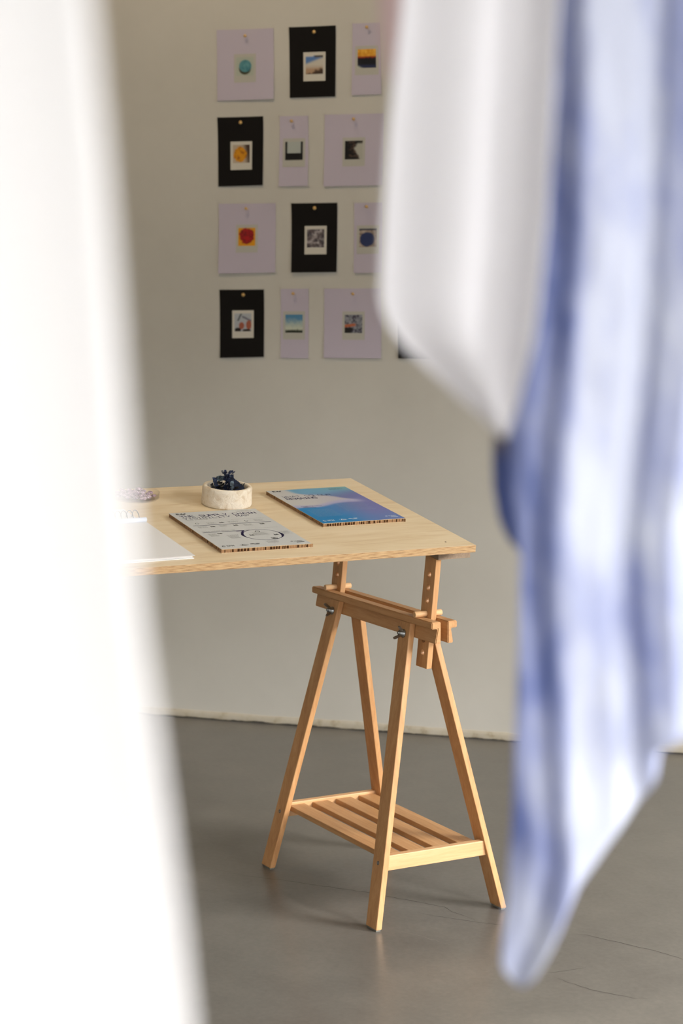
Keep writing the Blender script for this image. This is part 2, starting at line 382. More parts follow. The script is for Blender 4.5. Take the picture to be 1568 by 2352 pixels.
def build_trestle():
    root = empty('trestle')
    # two T-section beams
    for sg in (-1, 1):
        prof = [(-.0090, ZT), (-.0327, ZT), (-.0327, ZT - TF), (-.0172, ZT - TF), (-.0234, ZT - HB), (-.0090, ZT - HB)]
        b = bmesh.new(); ra = [b.verts.new((-.2843, -sg * y if sg > 0 else y, z)) for y, z in prof]; rb = [b.verts.new((.2843, v.co.y, v.co.z)) for v in ra]
        n = len(prof)
        for i in range(n): b.faces.new((ra[i], ra[(i + 1) % n], rb[(i + 1) % n], rb[i]))
        b.faces.new(ra); b.faces.new(rb)
        bmesh.ops.recalc_face_normals(b, faces=b.faces)
        bmesh.ops.bevel(b, geom=list(b.edges), offset=.0018, segments=2, affect='EDGES')
        obj('beam', b, wood_x, root)
    # four splayed legs
    for sx in (-1, 1):
        for sy in (-1, 1):
            bx = sorted((sx * A2, sx * (A2 - LW))); by = sorted((sy * B2, sy * (B2 - LT)))
            tx = sorted((sx * UB, sx * (UB - LW))); ty = sorted((sy * VB, sy * (VB - LT)))
            z0, z1 = .004, ZLT - .0003
            c = [(bx[0], by[0], z0), (bx[1], by[0], z0), (bx[1], by[1], z0), (bx[0], by[1], z0), (tx[0], ty[0], z1), (tx[1], ty[0], z1), (tx[1], ty[1], z1), (tx[0], ty[1], z1)]
            leg = obj('leg', hexa(bmesh.new(), c, .0022), wood_z, root)
            obj('foot_pad', box(bx[0] + .003, bx[1] - .003, by[0] + .0015, by[1] - .0015, 0, .0045, .0008), pad_mat, leg)
            # countersunk screw holding the shelf rail
            z = .143; f = (z - .004) / (ZLT - .004)
            nx = sx * (A2 + (UB - A2) * f - .0235); ny = sy * (B2 + (VB - B2) * f)
            b = bmesh.new(); lathe(b, [(.0046, -.002), (.0046, .0006), (.0040, .0011), (.0022, .0012), (.0018, .0004), (.0016, -.0002)], 16)
            s = obj('screw', b, steel, leg); s.location = (nx, ny, z); s.rotation_euler = (sy * -math.pi / 2 + sy * .205, 0, 0)
    # shelf: two end rails and four slats
    for sx in (-1, 1):
        xs = sorted((sx * .2588, sx * .2408))
        def hb(z): return B2 + (VB - B2) * z / ZLT - LT + .001
        h0, h1 = hb(.1268), hb(.1612)
        c = [(xs[0], -h0, .1268), (xs[1], -h0, .1268), (xs[1], h0, .1268), (xs[0], h0, .1268), (xs[0], -h1, .1612), (xs[1], -h1, .1612), (xs[1], h1, .1612), (xs[0], h1, .1612)]
        obj('shelf_rail', hexa(bmesh.new(), c, .0018), wood_y, root)
    w, gp = .0425, .0225; y = -(4 * w + 3 * gp) / 2
    for i in range(4):
        sl = box(-.2413, .2413, y, y + w, .1425, .1553, .0016)
        obj('slat', sl, wood_x, root); y += w + gp
    # two adjustable uprights with peg holes, pegs
    for sx in (-1, 1):
        x0, x1 = sorted((sx * .2353, sx * .1879)); xm = (x0 + x1) / 2
        zb = .5688 if sx > 0 else .5688 + .06
        zp = ZT + .0072
        tops = [under(x, pc(.82), .0322) for x in (x0, x1)]
        def yc(z, s): return pc(z) + s * .0068
        c = [(x0, yc(zb, -1), zb), (x1, yc(zb, -1), zb), (x1, yc(zb, 1), zb), (x0, yc(zb, 1), zb),
             (x0, yc(tops[0], -1), tops[0]), (x1, yc(tops[1], -1), tops[1]), (x1, yc(tops[1], 1), tops[1]), (x0, yc(tops[0], 1), tops[0])]
        post = obj('upright', hexa(bmesh.new(), c, .0016), wood_z, root)
        cut = bmesh.new()
        for j in range(-3, 8):
            z = zp + j * .0293
            if z < zb + .02 or z > min(tops) - .008: continue
            tube(cut, [(xm, pc(z) - .02, z), (xm, pc(z) + .02, z)], .0074, 20)
        co = obj('cutter', cut)
        md = post.modifiers.new('holes', 'BOOLEAN'); md.operation = 'DIFFERENCE'; md.object = co; md.solver = 'EXACT'
        dg = bpy.context.evaluated_depsgraph_get(); me = bpy.data.meshes.new_from_object(post.evaluated_get(dg))
        for p in me.polygons: p.use_smooth = False
        post.modifiers.clear(); post.data = me; bpy.data.objects.remove(co)
        b = bmesh.new(); tube(b, [(xm, -.0352, zp), (xm, -.0345, zp), (xm, .0345, zp), (xm, .0352, zp)], [.0062, .0070, .0070, .0062], 20)
        obj('peg', b, wood_dowel, root)
    # tilting top bar under the tabletop
    b = bmesh.new(); xs = (-.262, .2425); ya, yb = .0078, .0915
    c = [(x, y_, under(x, y_, .0318)) for x, y_ in ((xs[0], ya), (xs[1], ya), (xs[1], yb), (xs[0], yb))] + [(x, y_, under(x, y_, .0002)) for x, y_ in ((xs[0], ya), (xs[1], ya), (xs[1], yb), (xs[0], yb))]
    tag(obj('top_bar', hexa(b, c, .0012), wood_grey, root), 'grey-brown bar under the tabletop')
    # wing nuts on the bolts through leg and beam
    for sx, sy, rot in ((1, -1, 1.15), (-1, -1, 2.2), (1, 1, 0.2), (-1, 1, 0.9)):
        z = .641; f = (z - .004) / (ZLT - .004)
        b = bmesh.new()
        lathe(b, [(.0098, 0), (.0100, .0012), (.0092, .0026), (.0072, .0050), (.0062, .0105), (.0060, .0118), (.0036, .0122), (.0034, .0150), (.0026, .0158)], 20)
        for sd in (-1, 1):
            prof = [(.0045, .0035), (.0075, .0040), (.0120, .0085), (.0165, .0150), (.0172, .0185), (.0150, .0205), (.0115, .0180), (.0080, .0125), (.0045, .0105)]
            fr_ = [b.verts.new((sd * x, -.0017, zz)) for x, zz in prof]; bk = [b.verts.new((sd * x, .0017, zz)) for x, zz in prof]
            n = len(prof)
            fs = [b.faces.new(fr_), b.faces.new(bk)] + [b.faces.new((fr_[i], fr_[(i + 1) % n], bk[(i + 1) % n], bk[i])) for i in range(n)]
            bmesh.ops.recalc_face_normals(b, faces=fs)
        wn = obj('wing_nut', b, steel, root)
        wn.location = (sx * (A2 + (UB - A2) * f - .0247), sy * (B2 + (VB - B2) * f), z)
        axis = Vector((0, sy, .21)).normalized(); q = axis.to_track_quat('Z', 'Y')
        wn.rotation_mode = 'QUATERNION'; wn.rotation_quaternion = q @ Matrix.Rotation(rot, 3, 'Z').to_quaternion()
    return root
tres = build_trestle()
tag(tres, 'beech trestle on four splayed legs with a slatted shelf, pegged uprights and wing nuts', 'trestle')
def copy_tree(o, parent=None):
    c = o.copy(); COL.objects.link(c)
    if parent: c.parent = parent
    for ch in [x for x in o.children]: copy_tree(ch, c)
    return c
t2 = copy_tree(tres); t2.location = (-0.049, -1.4993, 0.0)
t2['label'] = 'second beech trestle under the far left end of the table, behind the white cloth'

# ------------------------------------------------------------------ tabletop
TM = Matrix((E1, E2, EN)).transposed().to_4x4(); TM.translation = TC
b = box(-.6165, 0, -1.76, 0, -TT, 0, .0008)
for f in b.faces: f.material_index = 0 if abs(f.normal.z) > .9 else 1
top = obj('tabletop', b, [birch, ply]); top.matrix_world = TM
tag(top, 'birch plywood tabletop with bare layered edges resting tilted on the trestle', 'tabletop')
b = bmesh.new(); lathe(b, [(.0022, 0), (.0018, .0003)], 10)
kn = obj('knot_hole', b, kraft_dark_m, top); kn.location = (-.0381, -.0559, .0001)
kn['label'] = 'tiny dark knot mark in the veneer'

def on_table(x, y, rz=0.0, h=0.0):
    return TM @ Matrix.Translation((x, y, h)) @ Matrix.Rotation(rz, 4, 'Z')

# ------------------------------------------------------------------ printed honeycomb boards
GL = {'A': [[(0, 0), (.42, 1), (.58, 1), (1, 0)], [(.2, .38), (.8, .38)]], 'B': [[(0, 0), (0, 1), (.8, 1), (.95, .85), (.95, .65), (.8, .53), (0, .53)], [(.8, .53), (1, .38), (1, .15), (.85, 0), (0, 0)]],
      'C': [[(1, .85), (.85, 1), (.15, 1), (0, .85), (0, .15), (.15, 0), (.85, 0), (1, .15)]], 'E': [[(1, 1), (0, 1), (0, 0), (1, 0)], [(0, .52), (.85, .52)]],
      'H': [[(0, 0), (0, 1)], [(1, 0), (1, 1)], [(0, .5), (1, .5)]], 'I': [[(.1, 1), (.9, 1)], [(.5, 1), (.5, 0)], [(.1, 0), (.9, 0)]], 'L': [[(0, 1), (0, 0), (1, 0)]],
      'M': [[(0, 0), (0, 1), (.5, .35), (1, 1), (1, 0)]], 'N': [[(0, 0), (0, 1), (1, 0), (1, 1)]], 'O': [[(.15, 0), (0, .15), (0, .85), (.15, 1), (.85, 1), (1, .85), (1, .15), (.85, 0), (.15, 0)]],
      'P': [[(0, 0), (0, 1), (.85, 1), (1, .85), (1, .6), (.85, .45), (0, .45)]], 'R': [[(0, 0), (0, 1), (.85, 1), (1, .85), (1, .6), (.85, .47), (0, .47)], [(.55, .47), (1, 0)]],
      'S': [[(1, .85), (.85, 1), (.15, 1), (0, .85), (0, .65), (.15, .53), (.85, .47), (1, .35), (1, .15), (.85, 0), (.15, 0), (0, .15)]],
      'T': [[(0, 1), (1, 1)], [(.5, 1), (.5, 0)]], 'U': [[(0, 1), (0, .15), (.15, 0), (.85, 0), (1, .15), (1, 1)]], 'V': [[(0, 1), (.5, 0), (1, 1)]],
      'W': [[(0, 1), (.22, 0), (.5, .65), (.78, 0), (1, 1)]], 'Y': [[(0, 1), (.5, .5), (1, 1)], [(.5, .5), (.5, 0)]], 'F': [[(0, 0), (0, 1), (1, 1)], [(0, .52), (.8, .52)]],
      'X': [[(0, 0), (1, 1)], [(0, 1), (1, 0)]], 'Z': [[(0, 1), (1, 1), (0, 0), (1, 0)]]}
# print is laid in board coordinates: a to the right, b down the sheet; local x = b, y = a
PH = .00018
def stroke(V, Fc, pts, w, h=PH, taper=None):
    P = [Vector((p[0], p[1])) for p in pts]
    for i in range(len(P) - 1):
        a, c = P[i], P[i + 1]; t = (c - a)
        if t.length < 1e-7: continue
        t.normalize(); n = Vector((-t.y, t.x)) * w / 2; e = t * w * .45
        k = len(V)
        for q in (a - e + n, a - e - n, c + e - n, c + e + n): V.append((q.y, q.x, h))
        Fc.append((k, k + 1, k + 2, k + 3))
def text(V, Fc, s, a0, b_top, hgt, adv, wid, sw):
    for i, ch in enumerate(s):
        for st in GL.get(ch, []):
            stroke(V, Fc, [(a0 + i * adv + p[0] * wid, b_top + (1 - p[1]) * hgt) for p in st], sw)
def rect(V, Fc, a0, a1, b0, b1, h=PH):
    k = len(V); V += [(b0, a0, h), (b1, a0, h), (b1, a1, h), (b0, a1, h)]; Fc.append((k, k + 1, k + 2, k + 3))
def disc(V, Fc, a, b_, ra, rb, n=20, h=PH):
    k = len(V); V.append((b_, a, h))
    for i in range(n): V.append((b_ + rb * math.sin(2 * math.pi * i / n), a + ra * math.cos(2 * math.pi * i / n), h))
    for i in range(n): Fc.append((k, k + 1 + i, k + 1 + (i + 1) % n))
def small_text(V, Fc, a0, a1, b0, b1, lh=.0026, xh=.0013, rag=.25, rnd=random):
    b_ = b0
    while b_ < b1:
        end = a1 - (a1 - a0) * rag * rnd.random(); a = a0
        while a < end:
            n = rnd.randint(2, 8)
            for j in range(n):
                if a > end: break
                q = rnd.random(); hh = xh * (1.35 if q > .75 else 1)
                rect(V, Fc, a, a + .00032, b_ - (hh - xh), b_ + xh)
                if q < .6: rect(V, Fc, a, a + .0008, b_ + (0 if q < .3 else xh * .8), b_ + (.0003 if q < .3 else xh))
                a += .00115
            a += .0011
        b_ += lh
def ring_pts(a, b_, r0, r1, n, a0=0, a1=2 * math.pi):
    return [(a + r0 * math.cos(a0 + (a1 - a0) * i / n), b_ + r1 * math.sin(a0 + (a1 - a0) * i / n)) for i in range(n + 1)]
BW, BL, BT = .21, .297, .0090
def board(label, mtx, face_fn):
    root = empty('printed_board', mtx); tag(root, label, 'board', 'printed honeycomb boards')
    nx, ny = 90, 64; V, Fc = [], []
    for i in range(nx + 1):
        for j in range(ny + 1): V.append((BL * i / nx, BW * j / ny, BT))
    for i in range(nx):
        for j in range(ny):
            k = i * (ny + 1) + j; Fc.append((k, k + ny + 1, k + ny + 2, k + 1))
    pr = obj('printed_face', (V, [], Fc), poster_m, root)
    set_col(pr.data, lambda i, co: face_fn(co.y, co.x))
    li = box(0, BL, 0, BW, BT - .0011, BT - .0001); box(0, BL, 0, BW, 0, .0009, 0, li)
    obj('liner', li, kraft_liner_m, root)
    obj('core', box(.0022, BL - .0022, .0022, BW - .0022, .0009, BT - .0011), kraft_dark_m, root)  # solid fill; shade of the gaps between flutes put into its dark colour
    # cut flutes standing in the open edges
    b = bmesh.new()
    def flutes(p0, p1, nrm, pitch):
        L = (p1 - p0).length; t = (p1 - p0) / L; x = .0012
        while x < L - .0015:
            w = pitch * random.uniform(.20, .34); lean = random.uniform(-.0007, .0007); dp = random.uniform(-.0001, .0008)
            q = p0 + t * x
            lo, hi = Vector((0, 0, .0009)), Vector((0, 0, BT - .0011))
            c = [q - nrm * .0021 + lo, q + t * w - nrm * .0021 + lo, q + t * w - nrm * dp + lo, q - nrm * dp + lo]
            c += [v + (hi - lo) + t * lean for v in c]
            hexa(b, c)
            if random.random() < .45:      # bent paper wall between two flutes
                q2 = q + t * w; q3 = q + t * pitch * .9
                c = [q2 - nrm * .0019 + lo, q2 - nrm * .0016 + lo, q3 - nrm * .0008 + lo, q3 - nrm * .0011 + lo]
                c += [v + (hi - lo) for v in c]; hexa(b, c)
            x += pitch * random.uniform(.8, 1.2)
    P = [Vector((0, 0, 0)), Vector((BL, 0, 0)), Vector((BL, BW, 0)), Vector((0, BW, 0))]
    flutes(P[0], P[1], Vector((0, -1, 0)), .0062); flutes(P[1], P[2], Vector((1, 0, 0)), .0066)
    flutes(P[3], P[2], Vector((0, 1, 0)), .0062); flutes(P[0], P[3], Vector((-1, 0, 0)), .0066)
    tag(obj('flute', b, kraft_m, root), kind='stuff')
    return root
def prints(root, name, V, Fc, mat, stuff=False):
    o = obj(name, (V, [], Fc), mat, root); o.location = (0, 0, BT)
    if stuff: o['kind'] = 'stuff'
    return o
def emblem(V, Fc, a, b_):
    for i, st in enumerate(([(0, 0), (0, 1), (.9, 1), (.9, .0)], [(.1, .5), (.8, .5)], [(.1, 0), (.8, 0)])):
        stroke(V, Fc, [(a + p[0] * .0062, b_ + p[1] * .0085) for p in st[:3]], .0023)
    stroke(V, Fc, [(a + .0095, b_ + .0062), (a + .0125, b_ + .001), (a + .0145, b_ + .0095)], .0024); stroke(V, Fc, [(a + .0078, b_ + .0058), (a + .0172, b_ + .0058)], .0026)
    stroke(V, Fc, [(a + .0185, b_ + .0085), (a + .0185, b_ + .002), (a + .022, b_ + .0008)], .0021)
def logos(root, mat):
    # coil mark + letters, crest in an oval, linked ovals, dot + word over a bar
    V, Fc = [], []
    for r in (.0042, .0028): stroke(V, Fc, ring_pts(.0135, .2772, r * .8, r * 1.25, 12, .6, 5.9), .0010)
    text(V, Fc, 'IFM', .0205, .2722, .0078, .0062, .0048, .0012); prints(root, 'logo', V, Fc, mat)
    V, Fc = [], []
    stroke(V, Fc, ring_pts(.0615, .2755, .0098, .0052, 26), .00045)
    stroke(V, Fc, [(.0555, .278), (.0595, .2718), (.0625, .2755), (.0675, .2770)], .0016); rect(V, Fc, .0548, .068, .2775, .2792); prints(root, 'logo', V, Fc, mat)
    V, Fc = [], []
    disc(V, Fc, .0822, .2716, .0058, .0023); disc(V, Fc, .0942, .2716, .0058, .0023); rect(V, Fc, .0822, .0942, .2709, .2722)
    for i in range(9): rect(V, Fc, .0840 + i * .0014, .0849 + i * .0014, .2765, .2788)
    prints(root, 'logo', V, Fc, mat)
    V, Fc = [], []
    disc(V, Fc, .1752, .2711, .0032, .0023)
    text(V, Fc, 'NUBEE', .1810, .2690, .0048, .0040, .0030, .0007)
    rect(V, Fc, .1825, .2008, .2785, .2822); prints(root, 'logo', V, Fc, mat)

G_ = lin((198, 200, 199))
def face_map(a, b_): return tuple(c * (1 + .015 * mnoise.noise(Vector((a * 30, b_ * 30, 4)))) for c in G_)
bd1 = board('grey board printed with the supply chain visibility map, beside the plaster pot', on_table(-.3592, -.5842, 0.0029), face_map)
V, Fc = [], []; text(V, Fc, 'THE SUPPLY CHAIN', .0145, .0266, .0133, .01150, .0086, .0020); prints(bd1, 'title', V, Fc, ink_m)
V, Fc = [], []; text(V, Fc, 'VISIBILITY MAP', .0145, .0446, .0130, .01150, .0086, .00135); prints(bd1, 'title', V, Fc, ink_m)
V, Fc = [], []
n = 60
for i in range(n):
    a0 = .0135 + (.1985 - .0135) * i / n; a1 = .0135 + (.1985 - .0135) * (i + 1) / n
    w = .0021 + .0008 * mnoise.noise(Vector((a0 * 55, 1, 0))); stroke(V, Fc, [(a0, .1112 + .0006 * mnoise.noise(Vector((a0 * 30, 6, 0)))), (a1, .1112 + .0006 * mnoise.noise(Vector((a1 * 30, 6, 0))))], w)
prints(bd1, 'flow_line', V, Fc, ink_m); V, Fc = [], []
for i in range(36):
    a0 = .012 + .110 * i / 36; a1 = .012 + .110 * (i + 1) / 36
    stroke(V, Fc, [(a0, .1684), (a1, .1682)], .0020 + .0007 * mnoise.noise(Vector((a0 * 55, 3, 0))))
n = 72
for i in range(n):
    t0, t1 = 2 * math.pi * i / n, 2 * math.pi * (i + 1) / n
    w = .0017 + .0044 * math.exp(-((t0 - 3.35) / .42) ** 2) + .0046 * math.exp(-((t0 - .12) / .38) ** 2) + .0046 * math.exp(-((t0 - 6.40) / .38) ** 2)
    stroke(V, Fc, [(.1345 + .0445 * math.cos(t0), .2088 + .0412 * math.sin(t0)), (.1345 + .0445 * math.cos(t1), .2088 + .0412 * math.sin(t1))], w)
stroke(V, Fc, [(.0905, .1700), (.1060, .1705), (.0960, .1830)], .0040)
prints(bd1, 'flow_line', V, Fc, ink_m)
V, Fc = [], []; emblem(V, Fc, .0135, .0085); prints(bd1, 'emblem', V, Fc, black_ink_m)
logos(bd1, black_ink_m)
for (a, b_) in ((.0285, .0955), (.146, .0950)):
    V, Fc = [], []; stroke(V, Fc, ring_pts(a, b_, .0040, .0048, 16, .9, 6.4), .0010); prints(bd1, 'icon', V, Fc, black_ink_m)
for (a, b_) in ((.086, .096), (.0535, .1235), (.108, .1230), (.172, .1235), (.046, .1805), (.1105, .2060), (.165, .2130), (.147, .2375)):
    V, Fc = [], []
    for j in range(5): rect(V, Fc, a - .005 + j * .0021, a - .0037 + j * .0021, b_ - .004 + .0018 * (j % 3), b_ + .0035)
    rect(V, Fc, a - .006, a + .006, b_ + .0035, b_ + .0045)
    prints(bd1, 'icon', V, Fc, black_ink_m)
V, Fc = [], []; stroke(V, Fc, ring_pts(.1345, .1815, .0052, .0042, 16), .0016); prints(bd1, 'icon', V, Fc, black_ink_m)
V, Fc = [], []; rect(V, Fc, .1440, .1560, .2395, .2440); prints(bd1, 'icon', V, Fc, black_ink_m)
V, Fc = [], []
text(V, Fc, 'COLOUR EXTRACTION', .0145, .0628, .0030, .0031, .0023, .00045)
text(V, Fc, 'COLOUR WITHOUT EXTRACTION', .0125, .1595, .0030, .0031, .0023, .00045)
small_text(V, Fc, .117, .197, .0775, .0790, rag=0); small_text(V, Fc, .140, .196, .1560, .1575, rag=0)
small_text(V, Fc, .157, .200, .0095, .0175, .0034, .0018, .3)
for (a0, a1, b0, b1) in ((.052, .074, .0905, .1025), (.103, .131, .0900, .1025), (.166, .191, .0880, .1010), (.019, .043, .1180, .1330), (.070, .092, .1175, .1300), (.127, .150, .1180, .1310),
                         (.018, .040, .1780, .2010), (.055, .082, .1960, .2240), (.118, .152, .1900, .2100), (.183, .207, .1900, .2130), (.120, .149, .2560, .2720)):
    small_text(V, Fc, a0, a1, b0, b1)
tag(prints(bd1, 'fine_print', V, Fc, grey_ink_m), kind='stuff')

def face_blue(a, b_):
    nz = .012 * mnoise.noise(Vector((a * 18, b_ * 18, 2)))
    grey, lil = lin((176, 176, 174)), lin((168, 164, 172))
    c = mixc(grey, lil, sm(.02, .16, a))
    edge = .062 + .050 * (a - .04) + .06 * sm(.10, .20, a)                         # lower rim of the top band
    band = mixc(lin((98, 148, 176)), lin((98, 104, 150)), sm(.02, .11, b_ + .35 * max(0, a - .12)))
    band = mixc(band, lin((112, 156, 160)), sm(.10, .2, a) * (1 - sm(.0, .045, b_)))
    inb = sm(.062, .084, a + .35 * (.06 - b_) - .55 * max(0, b_ - .035) + nz) * (1 - sm(edge - .016, edge + .006, b_ + nz))
    c = mixc(c, band, inb)
    # lower blue field and lilac right side
    low = mixc(lin((26, 118, 172)), lin((74, 114, 166)), sm(.03, .12, a)); low = mixc(low, lin((104, 108, 160)), sm(.10, .17, a) * (1 - .5 * sm(.2, .28, b_)))
    low = mixc(low, lin((16, 112, 166)), sm(.20, .26, b_) * (1 - sm(.06, .13, a)))
    le = .162 - .03 * sm(.05, .16, a) + nz
    c = mixc(c, lin((150, 150, 186)), sm(le - .032, le - .010, b_) * .75)
    c = mixc(c, low, sm(le - .010, le + .010, b_))
    c = mixc(c, mixc(lin((104, 106, 156)), low, .35), sm(.165, .20, a - .25 * (b_ - .10) + nz) * sm(.05, .09, b_))
    return tuple(min(1, v * 1.22) for v in c)
bd2 = board('blue gradient board asking what colour remains, near the right edge of the table', on_table(-.5048, -.2810, 0.0210), face_blue)
V, Fc = [], []; text(V, Fc, 'WHAT COLOUR', .0145, .0560, .0130, .0115, .0086, .00115); prints(bd2, 'title', V, Fc, ink_m)
V, Fc = [], []; text(V, Fc, 'REMAINS', .0145, .0752, .0135, .0115, .0088, .0020); prints(bd2, 'title', V, Fc, ink_m)
def font_mesh(name, body, size, a, b_, mat, root):
    cu = bpy.data.curves.new(name, 'FONT'); cu.body = body; cu.size = size; cu.resolution_u = 2
    o = bpy.data.objects.new(name, cu); COL.objects.link(o)
    me = bpy.data.meshes.new_from_object(o.evaluated_get(bpy.context.evaluated_depsgraph_get())); bpy.data.objects.remove(o)
    for v in me.vertices: v.co = Vector((b_ - v.co.y, a + v.co.x, PH))
    r = obj(name, me, mat, root); r.location = (0, 0, BT); return r
font_mesh('subtitle', 'Imagining colour', .0082, .0172, .1535, ink_m, bd2)
font_mesh('subtitle', 'differently.', .0082, .0172, .1640, ink_m, bd2)
V, Fc = [], []; emblem(V, Fc, .0135, .0065); prints(bd2, 'emblem', V, Fc, black_ink_m)
V, Fc = [], []; small_text(V, Fc, .158, .201, .0120, .0200, .0036, .0020, .3); tag(prints(bd2, 'credit_line', V, Fc, black_ink_m), kind='stuff')
logos(bd2, white_ink_m)
V, Fc = [], []
small_text(V, Fc, .0165, .080, .1800, .2420, .0032, .0016, .1); small_text(V, Fc, .108, .186, .1450, .2080, .0034, .0016, .12)
tag(prints(bd2, 'fine_print', V, Fc, pale_ink_m), kind='stuff')

# ------------------------------------------------------------------ plaster pot and indigo scraps
POT = (-.4425, -.4085)
pot_m = new_mat('rough_cream_plaster', lin((222, 208, 184)), 0.85, 0, 0.2)
mp = coords(pot_m); n1 = nd(pot_m, 'ShaderNodeTexNoise', Scale=48.0, Detail=6.0, Roughness=0.62, Distortion=0.5); lk(pot_m, mp, 'Vector', n1, 'Vector')
rr = ramp(pot_m, n1, 'Fac', [(0.3, lin((206, 184, 152))), (0.46, lin((230, 217, 196))), (0.7, lin((236, 227, 211)))]); lk(pot_m, rr, 'Color', bsdf(pot_m), 'Base Color'); bump(pot_m, n1, 'Fac', 0.8, 0.005)
prof = [(.050, .0002), (.0565, .0003), (.0580, .004)] + [(.0580 - .0010 * i / 12, .004 + .0345 * i / 12) for i in range(1, 13)] + [(.0567, .0415), (.0552, .0440), (.0520, .0450), (.0485, .0447), (.0466, .0430), (.0460, .0390), (.0456, .030), (.0450, .014), (.0420, .0105)]
def wob(i, a, z):
    if i in (0,) or i >= len(prof) - 2: return 0
    p = Vector((math.cos(a) * 4, math.sin(a) * 4, z * 60))
    return .0011 * fbm(p.x, p.y, p.z, 4) + .0006 * mnoise.noise(Vector((p.x * 4 + p.z * 1.5, p.y * 4, p.z * 2)))
b = bmesh.new(); lathe(b, prof, 96, wob=wob)
pot = obj('plaster_pot', b, pot_m); pot.matrix_world = on_table(*POT, .4)
tag(pot, 'round rough cream plaster pot filled with indigo scraps on the tabletop', 'pot')
def scrap_mat(nm, c): 
    mt = new_mat(nm, lin(c), 0.55, 0, 0.35)
    mp = coords(mt); n1 = nd(mt, 'ShaderNodeTexNoise', Scale=150.0, Detail=4.0, Roughness=0.7); lk(mt, mp, 'Vector', n1, 'Vector')
    rr = ramp(mt, n1, 'Fac', [(0.35, lin(tuple(x * .55 for x in c))), (0.55, lin(c)), (0.72, lin(tuple(min(255, x * 1.45 + 14) for x in c)))]); lk(mt, rr, 'Color', bsdf(mt), 'Base Color'); return mt
navy_m, slate_m, dark_m = scrap_mat('indigo_dyed_fibre', (40, 50, 76)), scrap_mat('faded_slate_fibre', (98, 112, 122)), scrap_mat('blackened_fibre', (46, 46, 48))
def strip(pts, w, th, seed, crinkle=.0015):
    """thin crumpled strip along pts; w half width direction vector"""
    b = bmesh.new(); n = 18; m_ = 4; g = []
    pts = [Vector(p) for p in pts]; w = Vector(w)
    for i in range(n + 1):
        t = i / n * (len(pts) - 1); k = min(int(t), len(pts) - 2); p = pts[k].lerp(pts[k + 1], t - k); row = []
        for j in range(m_ + 1):
            q = p + w * (j / m_ * 2 - 1) * (1 - .25 * abs(mnoise.noise(Vector((i * .5, seed, 3)))))
            q += Vector((mnoise.noise(q * 120 + Vector((seed, 0, 0))), mnoise.noise(q * 120 + Vector((0, seed, 5))), mnoise.noise(q * 120 + Vector((9, 0, seed))))) * crinkle
            row.append(b.verts.new(q))
        g.append(row)
    for i in range(n):
        for j in range(m_): b.faces.new((g[i][j], g[i + 1][j], g[i + 1][j + 1], g[i][j + 1]))
    bmesh.ops.solidify(b, geom=list(b.faces), thickness=th)
    bmesh.ops.recalc_face_normals(b, faces=b.faces)
    return b
VR, VB_ = Vector((.464, .886, 0)), Vector((-.886, .464, 0))       # to the right / away, seen from the front corner
def pp(r, f, z): return VR * r + VB_ * f + Vector((0, 0, z))
def scrap(b, mat, label, group=None):
    o = obj('indigo_scrap', b, mat); o.matrix_world = on_table(*POT); tag(o, label, 'scrap', group); return o
scrap(strip([pp(.004, -.006, .060), pp(.018, -.010, .050), pp(.036, -.016, .037)], tuple(pp(.004, .006, .0085)), .0014, 1), navy_m, 'long dark navy scrap sloping down to the right rim of the pot')
scrap(strip([pp(-.030, -.004, .062), pp(-.027, -.008, .050), pp(-.019, -.014, .036)], tuple(pp(.0050, .004, -.001)), .0016, 2), navy_m, 'upright dark navy scrap leaning at the left inside of the pot')
scrap(strip([pp(-.028, .010, .056), pp(-.012, .014, .057), pp(.006, .016, .060)], tuple(pp(.001, .002, .0060)), .0014, 3, .0025), slate_m, 'pale slate-blue scrap with a fuzzy top edge across the back of the pot')
b = bmesh.new()
for i in range(64):
    t = i / 63; a = i * 2.4
    c = pp(.003 + .005 * math.sin(i * 1.7) - .003 * t + (.0055 * math.sin(i * 2.3) if t > .6 else 0), .002 + .004 * math.cos(i * 2.1), .040 + .037 * t)
    r = random.uniform(.0032, .0062); dirv = Vector((math.cos(a), math.sin(a), random.uniform(-.2, .8))).normalized(); sd = dirv.orthogonal() * r * .55
    up = dirv.cross(sd).normalized() * .0007
    base = c; tip = c + dirv * r * 1.9; mid = c + dirv * r
    q = [base, mid + sd, tip, mid - sd]
    vs = [b.verts.new(x + up * random.uniform(-1, 2)) for x in q]; vs2 = [b.verts.new(v.co - up * 1.8) for v in vs]
    b.faces.new(vs); b.faces.new(vs2[::-1])
    for k2 in range(4): b.faces.new((vs[k2], vs2[k2], vs2[(k2 + 1) % 4], vs[(k2 + 1) % 4]))
tube(b, [pp(.003, .002, .030), pp(.004, .001, .055), pp(.001, .002, .076)], .0012, 6)
scrap(b, navy_m, 'crumpled leafy indigo tuft standing highest in the middle of the pot')
scrap(strip([pp(.010, -.012, .058), pp(.012, -.015, .048), pp(.011, -.020, .037)], tuple(pp(.0042, .002, .002)), .0015, 9), slate_m, 'pale grey-blue folded scrap just right of the tuft')
for i in range(16):
    a = i * 2.39996; rr_ = .014 + .026 * ((i * 7) % 16) / 16
    c = Vector((rr_ * math.cos(a), rr_ * math.sin(a), .038 + .005 * random.random())); dv = Vector((math.cos(a * 2), math.sin(a * 2), random.uniform(-.1, .6))) * .010
    scrap(strip([c - dv, c, c + dv * .9 + Vector((0, 0, .003))], tuple(dv.orthogonal().normalized() * .0042), .0012, 20 + i, .003), (dark_m, navy_m, dark_m, slate_m)[i % 4],
          'small crumpled dark scrap filling the bottom of the plaster pot', 'small scraps at the bottom of the pot')
